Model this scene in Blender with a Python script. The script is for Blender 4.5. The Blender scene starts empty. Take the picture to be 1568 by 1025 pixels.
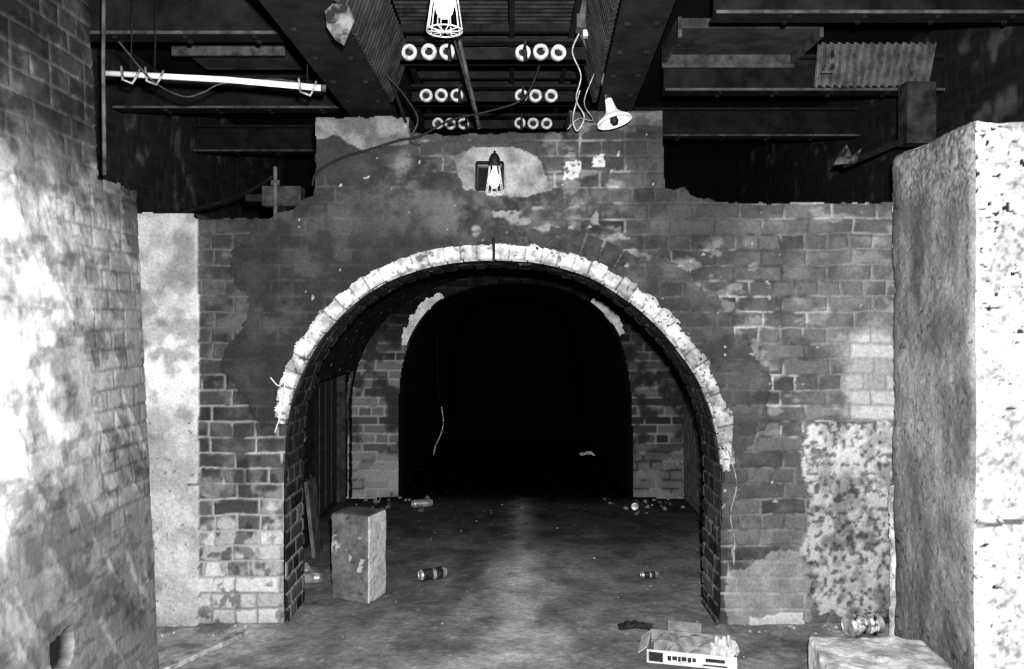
import bpy, bmesh, math, random
import numpy as np
from mathutils import Vector, Matrix
random.seed(7)
scene = bpy.context.scene

# ------------------------------------------------------------------ noise
def _h(ix, iy, iz, seed):
    n = (ix.astype(np.int64)*374761393 + iy.astype(np.int64)*668265263 + iz.astype(np.int64)*1274126177 + seed*974634777) & 0xFFFFFFFF
    n = ((n ^ (n >> 13))*1103515245 + 12345) & 0xFFFFFFFF
    n = ((n ^ (n >> 15))*2246822519) & 0xFFFFFFFF
    n = n ^ (n >> 13)
    return (n & 0xFFFFFF)/float(0xFFFFFF)
def vn(x, y, z=0.0, seed=0):
    x = np.asarray(x, float); y = np.asarray(y, float); z = np.asarray(z, float)+np.zeros_like(x)
    fx, fy, fz = np.floor(x), np.floor(y), np.floor(z)
    ax, ay, az = x-fx, y-fy, z-fz
    ax = ax*ax*(3-2*ax); ay = ay*ay*(3-2*ay); az = az*az*(3-2*az)
    r = 0
    for i in (0, 1):
        for j in (0, 1):
            for k in (0, 1):
                w = (ax if i else 1-ax)*(ay if j else 1-ay)*(az if k else 1-az)
                r = r + w*_h(fx+i, fy+j, fz+k, seed)
    return r
def fbm(x, y, z=0.0, s=1.0, o=3, seed=0):
    r = 0; a = 1; t = 0; f = 1.0/s
    for i in range(o):
        r = r + a*vn(np.asarray(x)*f, np.asarray(y)*f, np.asarray(z)*f, seed+i*17); t += a; a *= .55; f *= 2.07
    return r/t
def ss(a, b, x):
    t = np.clip((x-a)/(b-a), 0, 1); return t*t*(3-2*t)
def lerp(a, b, t): return a+(b-a)*t
def pip(px, py, poly):
    ins = np.zeros(np.shape(px), bool)
    n = len(poly); j = n-1
    for i in range(n):
        xi, yi = poly[i]; xj, yj = poly[j]
        if yi != yj:
            c = ((yi > py) != (yj > py)) & (px < (xj-xi)*(py-yi)/(yj-yi)+xi)
            ins ^= c
        j = i
    return ins
def bricks(U, V, course=.077, L=.225, joint=.010, seed=0, warp=.007):
    U = U+warp*2*(fbm(U, V, 3.1, .12, 2, seed+5)-.5)
    V = V+warp*2*(fbm(U, V, 7.7, .15, 2, seed+9)-.5)
    row = np.floor(V/course); fv = V/course-row
    Lr = np.where(np.mod(row, 3) == 0, L*.5, L)
    off = np.mod(row, 2)*.5*Lr + _h(row, row*0, row*0, seed)*.03
    col = np.floor((U+off)/Lr); fu = (U+off)/Lr-col
    d = np.minimum(np.minimum(fu, 1-fu)*Lr, np.minimum(fv, 1-fv)*course)
    d = d + .006*(fbm(U, V, 1.3, .02, 2, seed+2)-.5)
    return ss(joint/2-.003, joint/2+.004, d), _h(col, row, row*0+3, seed)

# ------------------------------------------------------------------ materials
def newmat(name):
    m = bpy.data.materials.new(name); m.use_nodes = True
    nt = m.node_tree; b = nt.nodes['Principled BSDF']
    return m, nt, b
def mat_attr(name, fine=70, amt=.45, bump=.35, rough=.92, spec=.15):
    m, nt, b = newmat(name)
    N = nt.nodes; Lk = nt.links
    at = N.new('ShaderNodeAttribute'); at.attribute_name = 'col'
    tc = N.new('ShaderNodeTexCoord')
    no = N.new('ShaderNodeTexNoise'); no.inputs['Scale'].default_value = fine; no.inputs['Detail'].default_value = 6; no.inputs['Roughness'].default_value = .7
    Lk.new(tc.outputs['Object'], no.inputs['Vector'])
    mr = N.new('ShaderNodeMapRange'); mr.inputs[1].default_value = .3; mr.inputs[2].default_value = .7
    mr.inputs[3].default_value = 1-amt; mr.inputs[4].default_value = 1+amt
    Lk.new(no.outputs['Fac'], mr.inputs[0])
    mx = N.new('ShaderNodeVectorMath'); mx.operation = 'SCALE'
    Lk.new(at.outputs['Color'], mx.inputs[0]); Lk.new(mr.outputs[0], mx.inputs['Scale'])
    Lk.new(mx.outputs[0], b.inputs['Base Color'])
    bp = N.new('ShaderNodeBump'); bp.inputs['Strength'].default_value = bump; bp.inputs['Distance'].default_value = .01
    Lk.new(no.outputs['Fac'], bp.inputs['Height']); Lk.new(bp.outputs[0], b.inputs['Normal'])
    b.inputs['Roughness'].default_value = rough; b.inputs['Specular IOR Level'].default_value = spec
    return m
def mat_noise(name, a, c, scale=20, rough=.8, lo=.35, hi=.65, metal=0, bump=.2, spec=.2):
    m, nt, b = newmat(name)
    N = nt.nodes; Lk = nt.links
    tc = N.new('ShaderNodeTexCoord')
    no = N.new('ShaderNodeTexNoise'); no.inputs['Scale'].default_value = scale; no.inputs['Detail'].default_value = 7; no.inputs['Roughness'].default_value = .65
    Lk.new(tc.outputs['Object'], no.inputs['Vector'])
    cr = N.new('ShaderNodeValToRGB'); cr.color_ramp.elements[0].position = lo; cr.color_ramp.elements[1].position = hi
    cr.color_ramp.elements[0].color = (a, a, a, 1); cr.color_ramp.elements[1].color = (c, c, c, 1)
    Lk.new(no.outputs['Fac'], cr.inputs[0]); Lk.new(cr.outputs[0], b.inputs['Base Color'])
    bp = N.new('ShaderNodeBump'); bp.inputs['Strength'].default_value = bump; bp.inputs['Distance'].default_value = .01
    Lk.new(no.outputs['Fac'], bp.inputs['Height']); Lk.new(bp.outputs[0], b.inputs['Normal'])
    b.inputs['Roughness'].default_value = rough; b.inputs['Metallic'].default_value = metal; b.inputs['Specular IOR Level'].default_value = spec
    return m
def mat_emit(name, s):
    m, nt, b = newmat(name)
    b.inputs['Emission Color'].default_value = (1, 1, 1, 1); b.inputs['Emission Strength'].default_value = s
    b.inputs['Base Color'].default_value = (.9, .9, .9, 1)
    return m
M_mason = mat_attr('weathered_masonry', 70, .26)
M_left = mat_attr('worn_masonry_with_hotspot', 60, .22, .2)
M_conc = mat_attr('rough_concrete', 55, .30, .6)
M_dirt = mat_attr('dirt_floor', 40, .30, .5, 1.0, 0.0)
M_steel = mat_noise('rusty_dark_steel', .003, .015, 9, .85)
M_steel2 = mat_noise('worn_steel_lit_edge', .02, .09, 14, .75)  # worn steel parts, also the painted lit edges of the joists
M_slab = mat_noise('dark_slab', .002, .008, 3, .95)  # near-black tone for the ceiling slab and vault backs
M_panel = mat_noise('pale_soffit_panel', .02, .07, 6, .95)
M_corr = mat_noise('corrugated_sheet', .04, .14, 12, .7)
M_corrd = mat_noise('dark_corrugated_sheet', .005, .028, 10, .85)  # darker tone for the central bay sheets
M_white = mat_noise('white_enamel', .6, .85, 30, .5, bump=.05, spec=.4)
M_ceram = mat_noise('glazed_ceramic', .22, .65, 40, .4, bump=.05, spec=.4)
M_black = mat_noise('black_rubber', .006, .015, 30, .6)
M_cable = mat_noise('dusty_cable', .015, .06, 30, .7)
M_wire = mat_noise('galvanised_wire', .3, .6, 40, .5)
M_card = mat_noise('cardboard_print', .30, .6, 15, .8, bump=.1)
M_cardin = mat_noise('cardboard_inside', .10, .22, 15, .9, bump=.1)
M_paper = mat_noise('crumpled_paper', .25, .5, 20, .9)
M_ink = mat_noise('black_ink', .01, .03, 20, .7)
M_alu = mat_noise('scuffed_aluminium', .2, .7, 25, .35, metal=.6, spec=.5)
M_candk = mat_noise('dark_can_print', .01, .05, 25, .3, spec=.5)
M_wood = mat_noise('weathered_timber', .12, .4, 18, .9)
M_bulb = mat_emit('lit_bulb_glass', 9)
M_rub = mat_noise('pale_rubble', .05, .4, 6, .9)
M_void = mat_noise('unlit_void_black', .002, .005, 5, 1)  # near-black colour standing in for unlit void

# ------------------------------------------------------------------ mesh helpers
def link(o, parent=None):
    scene.collection.objects.link(o)
    if parent: o.parent = parent
    return o
def empty(name, loc=(0, 0, 0)):
    e = bpy.data.objects.new(name, None); e.location = loc; e.empty_display_size = .1
    return link(e)
def fast_mesh(name, co, quads, col=None, mat=None, parent=None, smooth=True):
    me = bpy.data.meshes.new(name)
    co = np.asarray(co, np.float32); quads = np.asarray(quads, np.int32)
    used = np.unique(quads); remap = np.zeros(len(co), np.int32); remap[used] = np.arange(len(used))
    co = co[used]; quads = remap[quads]
    if col is not None: col = np.asarray(col)[used]
    me.vertices.add(len(co)); me.vertices.foreach_set('co', co.ravel())
    me.loops.add(quads.size); me.loops.foreach_set('vertex_index', quads.ravel())
    me.polygons.add(len(quads)); me.polygons.foreach_set('loop_start', np.arange(0, quads.size, 4, dtype=np.int32))
    me.polygons.foreach_set('loop_total', np.full(len(quads), 4, np.int32))
    me.update(calc_edges=True)
    if smooth: me.polygons.foreach_set('use_smooth', np.ones(len(quads), bool))
    if col is not None:
        a = me.color_attributes.new('col', 'FLOAT_COLOR', 'POINT')
        c = np.clip(col, 0.002, .95).astype(np.float32)
        a.data.foreach_set('color', np.stack([c, c, c, np.ones_like(c)], 1).ravel())
    if mat: me.materials.append(mat)
    me.validate()
    return link(bpy.data.objects.new(name, me), parent)
def surface(name, u0, u1, v0, v1, res, pos, fn, mat, parent=None, flip=False):
    nu = max(2, int((u1-u0)/res)+1); nv = max(2, int((v1-v0)/res)+1)
    U, V = np.meshgrid(np.linspace(u0, u1, nu), np.linspace(v0, v1, nv), indexing='ij')
    H, C, K = fn(U, V)
    X, Y, Z = pos(U, V, H)
    co = np.stack([X.ravel(), Y.ravel(), Z.ravel()], 1)
    I = np.arange(nu*nv).reshape(nu, nv)
    q = np.stack([I[:-1, :-1], I[1:, :-1], I[1:, 1:], I[:-1, 1:]], -1)
    if K is not None: q = q[K[:-1, :-1] & K[1:, 1:] & K[1:, :-1] & K[:-1, 1:]]
    else: q = q.reshape(-1, 4)
    if flip: q = q[:, ::-1]
    return fast_mesh(name, co, q, C.ravel(), mat, parent)

class MB:
    def __init__(s): s.v = []; s.f = []; s.m = []; s.mats = []
    def mi(s, mat):
        if mat not in s.mats: s.mats.append(mat)
        return s.mats.index(mat)
    def add(s, vs, fs, mat):
        b = len(s.v); s.v += [tuple(v) for v in vs]; i = s.mi(mat)
        for f in fs: s.f.append([b+k for k in f]); s.m.append(i)
    def box(s, x0, x1, y0, y1, z0, z1, mat, M=None):
        vs = [Vector(p) for p in [(x0, y0, z0), (x1, y0, z0), (x1, y1, z0), (x0, y1, z0), (x0, y0, z1), (x1, y0, z1), (x1, y1, z1), (x0, y1, z1)]]
        if M: vs = [M @ v for v in vs]
        s.add(vs, [(0, 3, 2, 1), (4, 5, 6, 7), (0, 1, 5, 4), (1, 2, 6, 5), (2, 3, 7, 6), (3, 0, 4, 7)], mat)
    def lathe(s, prof, mat, M=None, n=20, capped=False):
        vs = []; fs = []
        for r, z in prof:
            for i in range(n):
                a = 2*math.pi*i/n; v = Vector((r*math.cos(a), r*math.sin(a), z)); vs.append(M @ v if M else v)
        for k in range(len(prof)-1):
            for i in range(n):
                j = (i+1) % n; fs.append((k*n+i, k*n+j, (k+1)*n+j, (k+1)*n+i))
        s.add(vs, fs, mat)
    def tube(s, pts, r, mat, n=8):
        pts = [Vector(p) for p in pts]; vs = []; fs = []
        up = Vector((0, 0, 1))
        for i, p in enumerate(pts):
            d = (pts[min(i+1, len(pts)-1)]-pts[max(i-1, 0)]).normalized()
            a = d.cross(up)
            if a.length < .05: a = d.cross(Vector((1, 0, 0)))
            a.normalize(); b = d.cross(a)
            for k in range(n):
                t = 2*math.pi*k/n; vs.append(p+r*(math.cos(t)*a+math.sin(t)*b))
        for i in range(len(pts)-1):
            for k in range(n):
                j = (k+1) % n; fs.append((i*n+k, i*n+j, (i+1)*n+j, (i+1)*n+k))
        fs.append(tuple(range(n))[::-1]); fs.append(tuple((len(pts)-1)*n+k for k in range(n)))
        s.add(vs, fs, mat)
    def obj(s, name, parent=None, smooth=False, bevel=0):
        me = bpy.data.meshes.new(name); me.from_pydata(s.v, [], s.f)
        for m in s.mats: me.materials.append(m)
        for p, i in zip(me.polygons, s.m): p.material_index = i; p.use_smooth = smooth
        me.update()
        o = link(bpy.data.objects.new(name, me), parent)
        if bevel:
            b = o.modifiers.new('bevel', 'BEVEL'); b.width = bevel; b.segments = 2; b.limit_method = 'ANGLE'
        return o
def catmull(pts, n=10):
    out = []
    P = [Vector(p) for p in pts]; P = [P[0]*2-P[1]]+P+[P[-1]*2-P[-2]]
    for i in range(1, len(P)-2):
        for k in range(n):
            t = k/n
            a, b, c, d = P[i-1], P[i], P[i+1], P[i+2]
            out.append(.5*((2*b)+(c-a)*t+(2*a-5*b+4*c-d)*t*t+(3*b-a-3*c+d)*t**3))
    out.append(P[-2]); return out
def cable(name, pts, r, mat, parent=None):
    mb = MB(); mb.tube(catmull(pts, 8), r, mat, 8); return mb.obj(name, parent, True)

# ------------------------------------------------------------------ survey drawing of the arch wall
# the wall elevation is drawn at 1:310 (310 drawing units = 1 m); datum (784,490) = x 0, z 1.5 m
S = 310.0
def ex(u): return (u-784)/S
def ez(v): return 1.5-(v-490)/S
WY = 4.0; WT = .30

arch_u = [(437, 957), (436, 850), (436, 750), (440, 660), (452, 600), (475, 548), (510, 498), (555, 456), (610, 425), (680, 405), (755, 400),
          (830, 405), (900, 425), (955, 457), (1005, 500), (1050, 555), (1080, 610), (1097, 670), (1103, 730), (1102, 840), (1102, 957)]
arch = [(p.x, p.y) for p in catmull([(ex(u), ez(v), 0) for u, v in arch_u], 8)]
def curve_eval(pts):
    P = np.array(pts); seg = np.linalg.norm(np.diff(P, axis=0), axis=1); s = np.concatenate([[0], np.cumsum(seg)])
    T = np.gradient(P, axis=0); T /= np.linalg.norm(T, axis=1)[:, None]
    Nn = np.stack([-T[:, 1], T[:, 0]], 1)
    def f(u, off=0.0):
        x = np.interp(u, s, P[:, 0]); z = np.interp(u, s, P[:, 1])
        nx = np.interp(u, s, Nn[:, 0]); nz = np.interp(u, s, Nn[:, 1])
        l = np.sqrt(nx*nx+nz*nz); return x+nx/l*off, z+nz/l*off
    return f, s[-1]
arch_f, arch_L = curve_eval(arch)

top_u = [(0, 330), (205, 325), (300, 327), (302, 334), (345, 333), (415, 334), (428, 323), (452, 319), (462, 305), (482, 300), (484, 181), (600, 178), (628, 181),
         (629, 203), (700, 206), (780, 203), (870, 201), (872, 169), (940, 170), (1015, 168), (1018, 286), (1030, 290), (1048, 284), (1058, 298), (1085, 304), (1110, 310), (1364, 309), (1560, 309)]
top = []
for a, b in zip(top_u[:-1], top_u[1:]):
    n = max(1, int(math.hypot(b[0]-a[0], b[1]-a[1])/9))
    for k in range(n):
        t = k/n; top.append((ex(a[0]+(b[0]-a[0])*t+random.uniform(-1.3, 1.3)), ez(a[1]+(b[1]-a[1])*t+random.uniform(-1.8, 1.8))))
top.append((ex(1560), ez(309)))
outline = [(ex(0), -.03)]+top+[(ex(1560), -.03)]+arch[::-1]
niche = (730, 770, 250, 291)

def gs(x, y, cx, cy, rx, ry): return np.exp(-((x-cx)/rx)**2-((y-cy)/ry)**2)
def wall_fn(U, V):
    keep = pip(U, V, outline)
    x = 784+U*S; y = 490-(V-1.5)*S
    w1 = (fbm(U, V, 0, .12, 4, 31)-.5)*60; w2 = (fbm(U, V, 5, .12, 4, 37)-.5)*60
    xw, yw = x+w1, y+w2
    big = fbm(U, V, 2, .35, 3, 41); mid = fbm(U, V, 3, .07, 3, 43); fine = fbm(U, V, 4, .018, 3, 47)
    jn = fbm(U, V, 14, .09, 3, 49)
    m, bid = bricks(U, V, seed=1, warp=.010)
    blot = ss(.45, .75, mid)
    b = .022+.026*bid+.03*(mid-.4)
    mo = .045+.15*ss(.42, .62, big)*ss(.4, .65, jn)
    rt = ss(1080, 1180, x)
    b = b+rt*(.02+.035*bid); mo = mo+.08*rt*ss(.38, .62, jn)
    pale = ss(1200, 1330, xw)*ss(290, 340, y)*(1-ss(640, 660, y))
    pale2 = ss(1275, 1320, xw)*ss(480, 530, yw)*(1-ss(635, 650, y))
    b = lerp(b, .07+.09*bid*blot+.05*mid, pale*.8); mo = lerp(mo, .18, pale*.7)
    b = lerp(b, .22+.20*bid, pale2); mo = lerp(mo, .22, pale2)
    lowr = ss(660, 900, y)*ss(1100, 1120, x)*(1-ss(1235, 1260, x))
    b = b+.05*lowr*blot; mo = mo+.04*lowr
    lf = (1-ss(420, 460, x))
    st = lf*ss(330, 380, y)
    mo = mo+st*(.04+.13*ss(500, 700, y))*ss(.3, .5, jn); b = b+.03*st*blot
    lo = st*ss(690, 820, yw)
    b = lerp(b, .06+.18*bid*bid+.20*ss(.42, .62, mid), lo); mo = lerp(mo, .25, lo)
    lo2 = st*ss(870, 905, yw); b = lerp(b, .27+.16*bid, lo2); mo = lerp(mo, .18, lo2)
    b = b*lerp(1, .4, lo*ss(.58, .68, fbm(U, V, 25, .05, 3, 67)))
    bl = ss(.54, .68, fbm(U, V*1.8, 21, .10, 4, 59))*ss(.44, .56, big)*(1-ss(620, 700, y))
    b = b+.09*bl*ss(700, 800, x); mo = mo+.07*bl
    col = lerp(mo, b, m)
    H = .009*m+.004*(fine-.5)
    def patch(poly, c, h, warp=1.0, keepb=.0):
        nonlocal col, H
        k = pip(x+w1*warp, y+w2*warp, poly)
        col = np.where(k, lerp(c, col, keepb), col); H = np.where(k, lerp(h, H, keepb), H)
        return k
    g = .019+.014*ss(.3, .8, mid)+.010*big+.012*ss(.5, .66, big)*ss(.4, .6, mid)
    patch([(375, 340), (483, 290), (484, 200), (590, 210), (700, 280), (800, 310), (800, 380), (700, 395), (600, 420), (520, 480), (465, 560), (445, 640), (400, 650), (350, 570), (375, 480), (358, 420)], g, .014+.004*fine, .8, .10)
    patch([(960, 400), (1030, 405), (1110, 460), (1170, 560), (1180, 640), (1150, 690), (1080, 700), (1060, 600), (960, 450)], g*1.2+.006, .013+.004*fine, .7, .2)
    patch([(870, 170), (1016, 168), (1016, 195), (870, 205)], .04+.12*ss(.4, .7, mid), .008, .5, .5)
    patch([(484, 170), (629, 170), (629, 222), (560, 230), (520, 212), (480, 210)], .08+.08*ss(.3, .7, mid), .012, .3)
    hz = ss(.35, .68, fbm(U, V, 41, .11, 4, 151))
    nh = pip(x+.35*w1, y+.35*w2, [(690, 240), (725, 224), (800, 226), (832, 250), (842, 290), (806, 300), (760, 300), (715, 290), (698, 262)])
    col = np.where(nh, .07+.12*ss(.3, .7, mid)+.05*hz, col); H = np.where(nh, .016, H)
    col = col+hz*(.16*gs(x, y, 645, 262, 60, 26)+.06*gs(x, y, 720, 320, 170, 45)+.05*gs(x, y, 900, 310, 130, 70)+.05*gs(x, y, 1230, 500, 120, 180))  # soft pale haze and halo painted into the wall colour
    k = pip(x+.25*w1, y+.2*w2, [(865, 247), (884, 246), (883, 274), (864, 275)]) | pip(x+.25*w1, y+.2*w2, [(903, 238), (925, 236), (926, 256), (904, 257)])
    col = np.where(k & (fine > .36), .26+.22*fine, col)
    k = pip(x+w1, y+w2, [(700, 330), (880, 320), (1000, 370), (980, 420), (860, 370), (720, 365)])
    col = np.where(k, lerp(col, .18, ss(.50, .70, fbm(U, V*1.6, 33, .06, 3, 58))), col)
    chips = (fbm(U, V, 9, .035, 2, 61) > .86)
    col = np.where(chips & (x > 440), .25, col)
    agn = fbm(U, V, 6, .022, 3, 53)
    ag = (.13+.18*ss(.35, .6, mid)+.12*ss(800, 650, y))*lerp(.32, 1.0, ss(.34, .50, agn))
    patch([(1240, 650), (1376, 645), (1380, 945), (1250, 938), (1228, 860), (1238, 760), (1222, 690)], ag, .018+.02*agn, .35)
    patch([(1118, 880), (1180, 850), (1240, 840), (1250, 950), (1230, 960), (1110, 960)], .12+.20*mid, .015, .6, .35)
    patch([(1150, 938), (1235, 934), (1240, 960), (1150, 960)], .40, .02, .5)
    pm = x+.08*w1 < 306
    pc = .24+.10*ss(.3, .7, mid)+.20*gs(x, y, 250, 560, 300, 80)*ss(.3, .6, mid)+.06*ss(720, 850, y)+.04*fine
    pits = (fbm(U, V, 8, .02, 2, 71) > .82)
    pc = np.where(pits & (y > 640), pc*.45, pc)
    pc = np.where((np.abs(y-740-.06*w1) < 2.0) & (mid > .42), pc*.4, pc)
    pc = pc*lerp(1, .66, ss(.56, .72, fbm(U, V, 12, .2, 3, 72)))
    col = np.where(pm, pc, col); H = np.where(pm, .022+.006*mid+.010*fine*ss(680, 760, y), H)
    col = col*lerp(1, .75, ss(925, 955, y))
    k = (x > niche[0]) & (x < niche[1]) & (y > niche[2]) & (y < niche[3])
    H = np.where(k, -.12, H); col = np.where(k, .01, col)
    return H, col, keep
wall_main = empty('wall_back')
surface('brick_face', ex(60), ex(1520), -.02, ez(160), .0065, lambda U, V, H: (U, WY-H, V), wall_fn, M_mason, wall_main)
mb = MB(); n = len(outline)
vs = [(x, WY-.002, z) for x, z in outline]+[(x, WY+WT, z) for x, z in outline]
mb.add(vs, [(i, i+n, (i+1) % n+n, (i+1) % n) for i in range(n)]+[tuple(range(n, 2*n))], mat_noise('wall_core', .03, .09, 20))
mb.obj('wall_core', wall_main)

def soffit_fn(U, V):
    m, bid = bricks(V+0*U, U, .077, .22, .013, 11)
    x, z = arch_f(U)
    mid = fbm(U, V, 1, .05, 3, 5)
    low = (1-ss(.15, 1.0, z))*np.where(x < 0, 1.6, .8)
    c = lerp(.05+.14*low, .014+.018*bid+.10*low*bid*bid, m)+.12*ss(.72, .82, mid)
    return .012*m+.008*mid, c, None
def soffit_pos(U, V, H):
    x, z = arch_f(U, 0.0); x2, z2 = arch_f(U, -1.0)
    return x+(x2-x)*H, V, z+(z2-z)*H
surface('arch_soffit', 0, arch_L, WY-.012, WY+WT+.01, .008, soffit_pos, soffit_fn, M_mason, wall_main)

def find_s(u, v):
    P = np.array(arch); seg = np.linalg.norm(np.diff(P, axis=0), axis=1); s = np.concatenate([[0], np.cumsum(seg)])
    return s[np.argmin((P[:, 0]-ex(u))**2+(P[:, 1]-ez(v))**2)]
def ring(name, s0, s1, o0, o1, step, mat, y0, gap, jit, sub=3):
    mb = MB(); n = int((s1-s0)/step)
    for i in range(n):
        a = s0+(s1-s0)*i/n+gap/2; b = s0+(s1-s0)*(i+1)/n-gap/2
        oo = o1+random.uniform(-jit, jit); yy = y0+random.uniform(-jit, jit)*.5; oi = o0+random.uniform(-jit, jit)*.4
        vs = []
        for k in range(sub+1):
            s = a+(b-a)*k/sub
            for off, y in ((oi, yy), (oo, yy), (oo, WY+.02), (oi, WY+.02)):
                x, z = arch_f(s, off); vs.append((float(x), y, float(z)))
        fs = []
        for k in range(sub):
            for j in range(4):
                l = (j+1) % 4; fs.append((k*4+j, k*4+l, (k+1)*4+l, (k+1)*4+j))
        fs += [(3, 2, 1, 0), tuple(sub*4+j for j in range(4))]
        mb.add(vs, fs, mat)
    return mb.obj(name, wall_main, False, .004)
rs0, rs1 = find_s(441, 640), find_s(1102, 712)
M_vdark = mat_noise('sooty_brick', .018, .055, 16, .9, bump=.5)
ring('voussoirs', rs0, rs1, .0, .072, .078, mat_noise('stained_limewash', .06, .34, 25, .9), WY-.016, .004, .006)
def lime_fn(U, V):
    e = fbm(U, V, 0, .05, 4, 801)-.5; mid = fbm(U, V, 2, .045, 4, 803); big = fbm(U, V, 4, .3, 2, 805); fine = fbm(U, V, 7, .015, 2, 807)
    t = (U-rs0)/(rs1-rs0)
    endf = np.minimum(ss(0, .05, t+.05*e), ss(1, .93, t+.06*e))
    outer = (.084+.035*e+.012*ss(.5, .9, t)*(e > 0))*(.55+.45*endf)
    inner = .004+.016*(fbm(U, V*0, 9, .07, 3, 809)-.35)
    K = (V < outer) & (V > inner) & ~((fine > .72) & (mid > .52) & (t > .5))
    c = .26+.34*ss(.3, .65, mid)
    c = c*lerp(1, .60, ss(.5, 1, t)*ss(.35, .6, big+.1*e))
    kb = np.floor((U+.004*e)/.078); c = c*(.78+.26*_h(kb, kb*0, kb*0, 5))
    j = np.abs(np.mod(U+.004*e+.02, .078)-.02) < .0035
    c = np.where(j & (mid < .60), c*.42, c)
    c = c*lerp(1, .6, ss(.7, 1.0, V/.085)*ss(.4, .6, mid))*lerp(.45, 1, ss(0, .03, V))  # inner edge shading painted into the band colour
    c = np.where(fbm(U, V, 11, .03, 3, 811) > .68, c*.4, c)
    return .008*mid+.004*fine-.004*j, c, K
surface('limewash_band', rs0-.02, rs1+.03, .0, .115, .004, lambda U, V, H: (arch_f(U, V)[0], WY-.018-H, arch_f(U, V)[1]), lime_fn, M_mason, wall_main)
ring('upper_voussoirs', find_s(830, 405), find_s(1090, 650), .092, .20, .076, M_vdark, WY-.010, .010, .004)
ring('upper_voussoirs_left', find_s(640, 415), find_s(820, 405), .092, .17, .076, M_vdark, WY-.008, .008, .004)

# ------------------------------------------------------------------ left wall
LT = 2.045
def left_x(z): return -1.49-.10*np.clip(z/2.1, 0, 1.5)
def left_fn(U, V):   # U = y, V = z
    keep = ((V < LT+.02*(fbm(U, V, 0, .05, 2, 3)-.5)) | (U < 3.09+.02*(fbm(U, V, 0, .08, 2, 4)-.5)))
    w = (fbm(U, V, 0, .22, 3, 91)-.5)
    big = fbm(U, V, 2, .4, 3, 92); mid = fbm(U, V, 3, .09, 4, 93); fine = fbm(U, V, 5, .02, 3, 94)
    m, bid = bricks(U, V, seed=21, warp=.007)
    skin = ss(.40, .56, big+.25*(1-ss(2.6, 3.1, U))+.15*w)
    skin = np.maximum(skin, 1-ss(.6, .85, V+.3*w))
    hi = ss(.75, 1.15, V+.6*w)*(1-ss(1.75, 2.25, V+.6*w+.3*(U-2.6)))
    hot = hi*(1-ss(2.62, 3.02, U+.5*w))  # flash hotspot painted as a paler area of the wall colour
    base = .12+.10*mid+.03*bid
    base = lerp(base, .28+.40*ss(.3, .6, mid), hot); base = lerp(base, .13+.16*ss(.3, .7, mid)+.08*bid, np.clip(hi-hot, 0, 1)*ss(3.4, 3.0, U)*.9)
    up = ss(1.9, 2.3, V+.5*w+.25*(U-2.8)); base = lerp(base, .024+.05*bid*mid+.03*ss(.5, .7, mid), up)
    topl = ss(2.5, 2.7, V+.5*w)*(1-ss(2.4, 2.8, U)); base = base+.08*topl
    low = 1-ss(.35, .95, V+.4*w); base = lerp(base, .10+.11*mid, low*.9)
    a = .6; Ur = U*math.cos(a)+V*math.sin(a); Vr = -U*math.sin(a)+V*math.cos(a)
    scr = ss(.56, .68, fbm(Ur*2.2, Vr*.7, 1, .12, 4, 95)); base = base+.10*scr*(1-up)
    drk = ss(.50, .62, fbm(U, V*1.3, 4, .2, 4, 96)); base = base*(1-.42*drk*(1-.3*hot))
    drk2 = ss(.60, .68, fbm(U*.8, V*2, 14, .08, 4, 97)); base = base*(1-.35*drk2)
    jc = lerp(base*.62, base*1.9+.015, up)
    mm = np.clip(m+skin*.72*(1-up), 0, 1)
    col = lerp(jc, base*(1-.18*(1-up)*(bid-.5)), mm)
    k = (np.abs(U-2.70-.12*w) < .07+.08*w) & (np.abs(V-.40+.15*w) < .055+.05*w)
    H = .005*mm+.007*mid+.002*fine+.003*scr*(1-up)
    H = np.where(k, -.03, H); col = np.where(k, .015, col)
    return H, col, keep
wl = empty('wall_left')
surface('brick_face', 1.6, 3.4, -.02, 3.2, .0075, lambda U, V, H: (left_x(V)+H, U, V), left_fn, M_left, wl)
mb = MB()
def yzprism(mb, poly, xf, xb, mat):
    n = len(poly)
    vs = [(xf(z), y, z) for y, z in poly]+[(xb, y, z) for y, z in poly]
    mb.add(vs, [(i, (i+1) % n, (i+1) % n+n, i+n) for i in range(n)]+[tuple(range(n, 2*n))], mat)
yzprism(mb, [(1.6, -.02), (3.4, -.02), (3.4, LT), (3.09, LT), (3.09, 3.2), (1.6, 3.2)], lambda z: float(left_x(z)), -1.95, M_vdark)
mb.obj('wall_core', wl)
mb = MB(); mb.tube([(-1.575, 3.13, 2.06), (-1.58, 3.13, 2.5), (-1.575, 3.13, 3.1)], .008, M_steel2); mb.obj('vertical_conduit', None, True)

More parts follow.
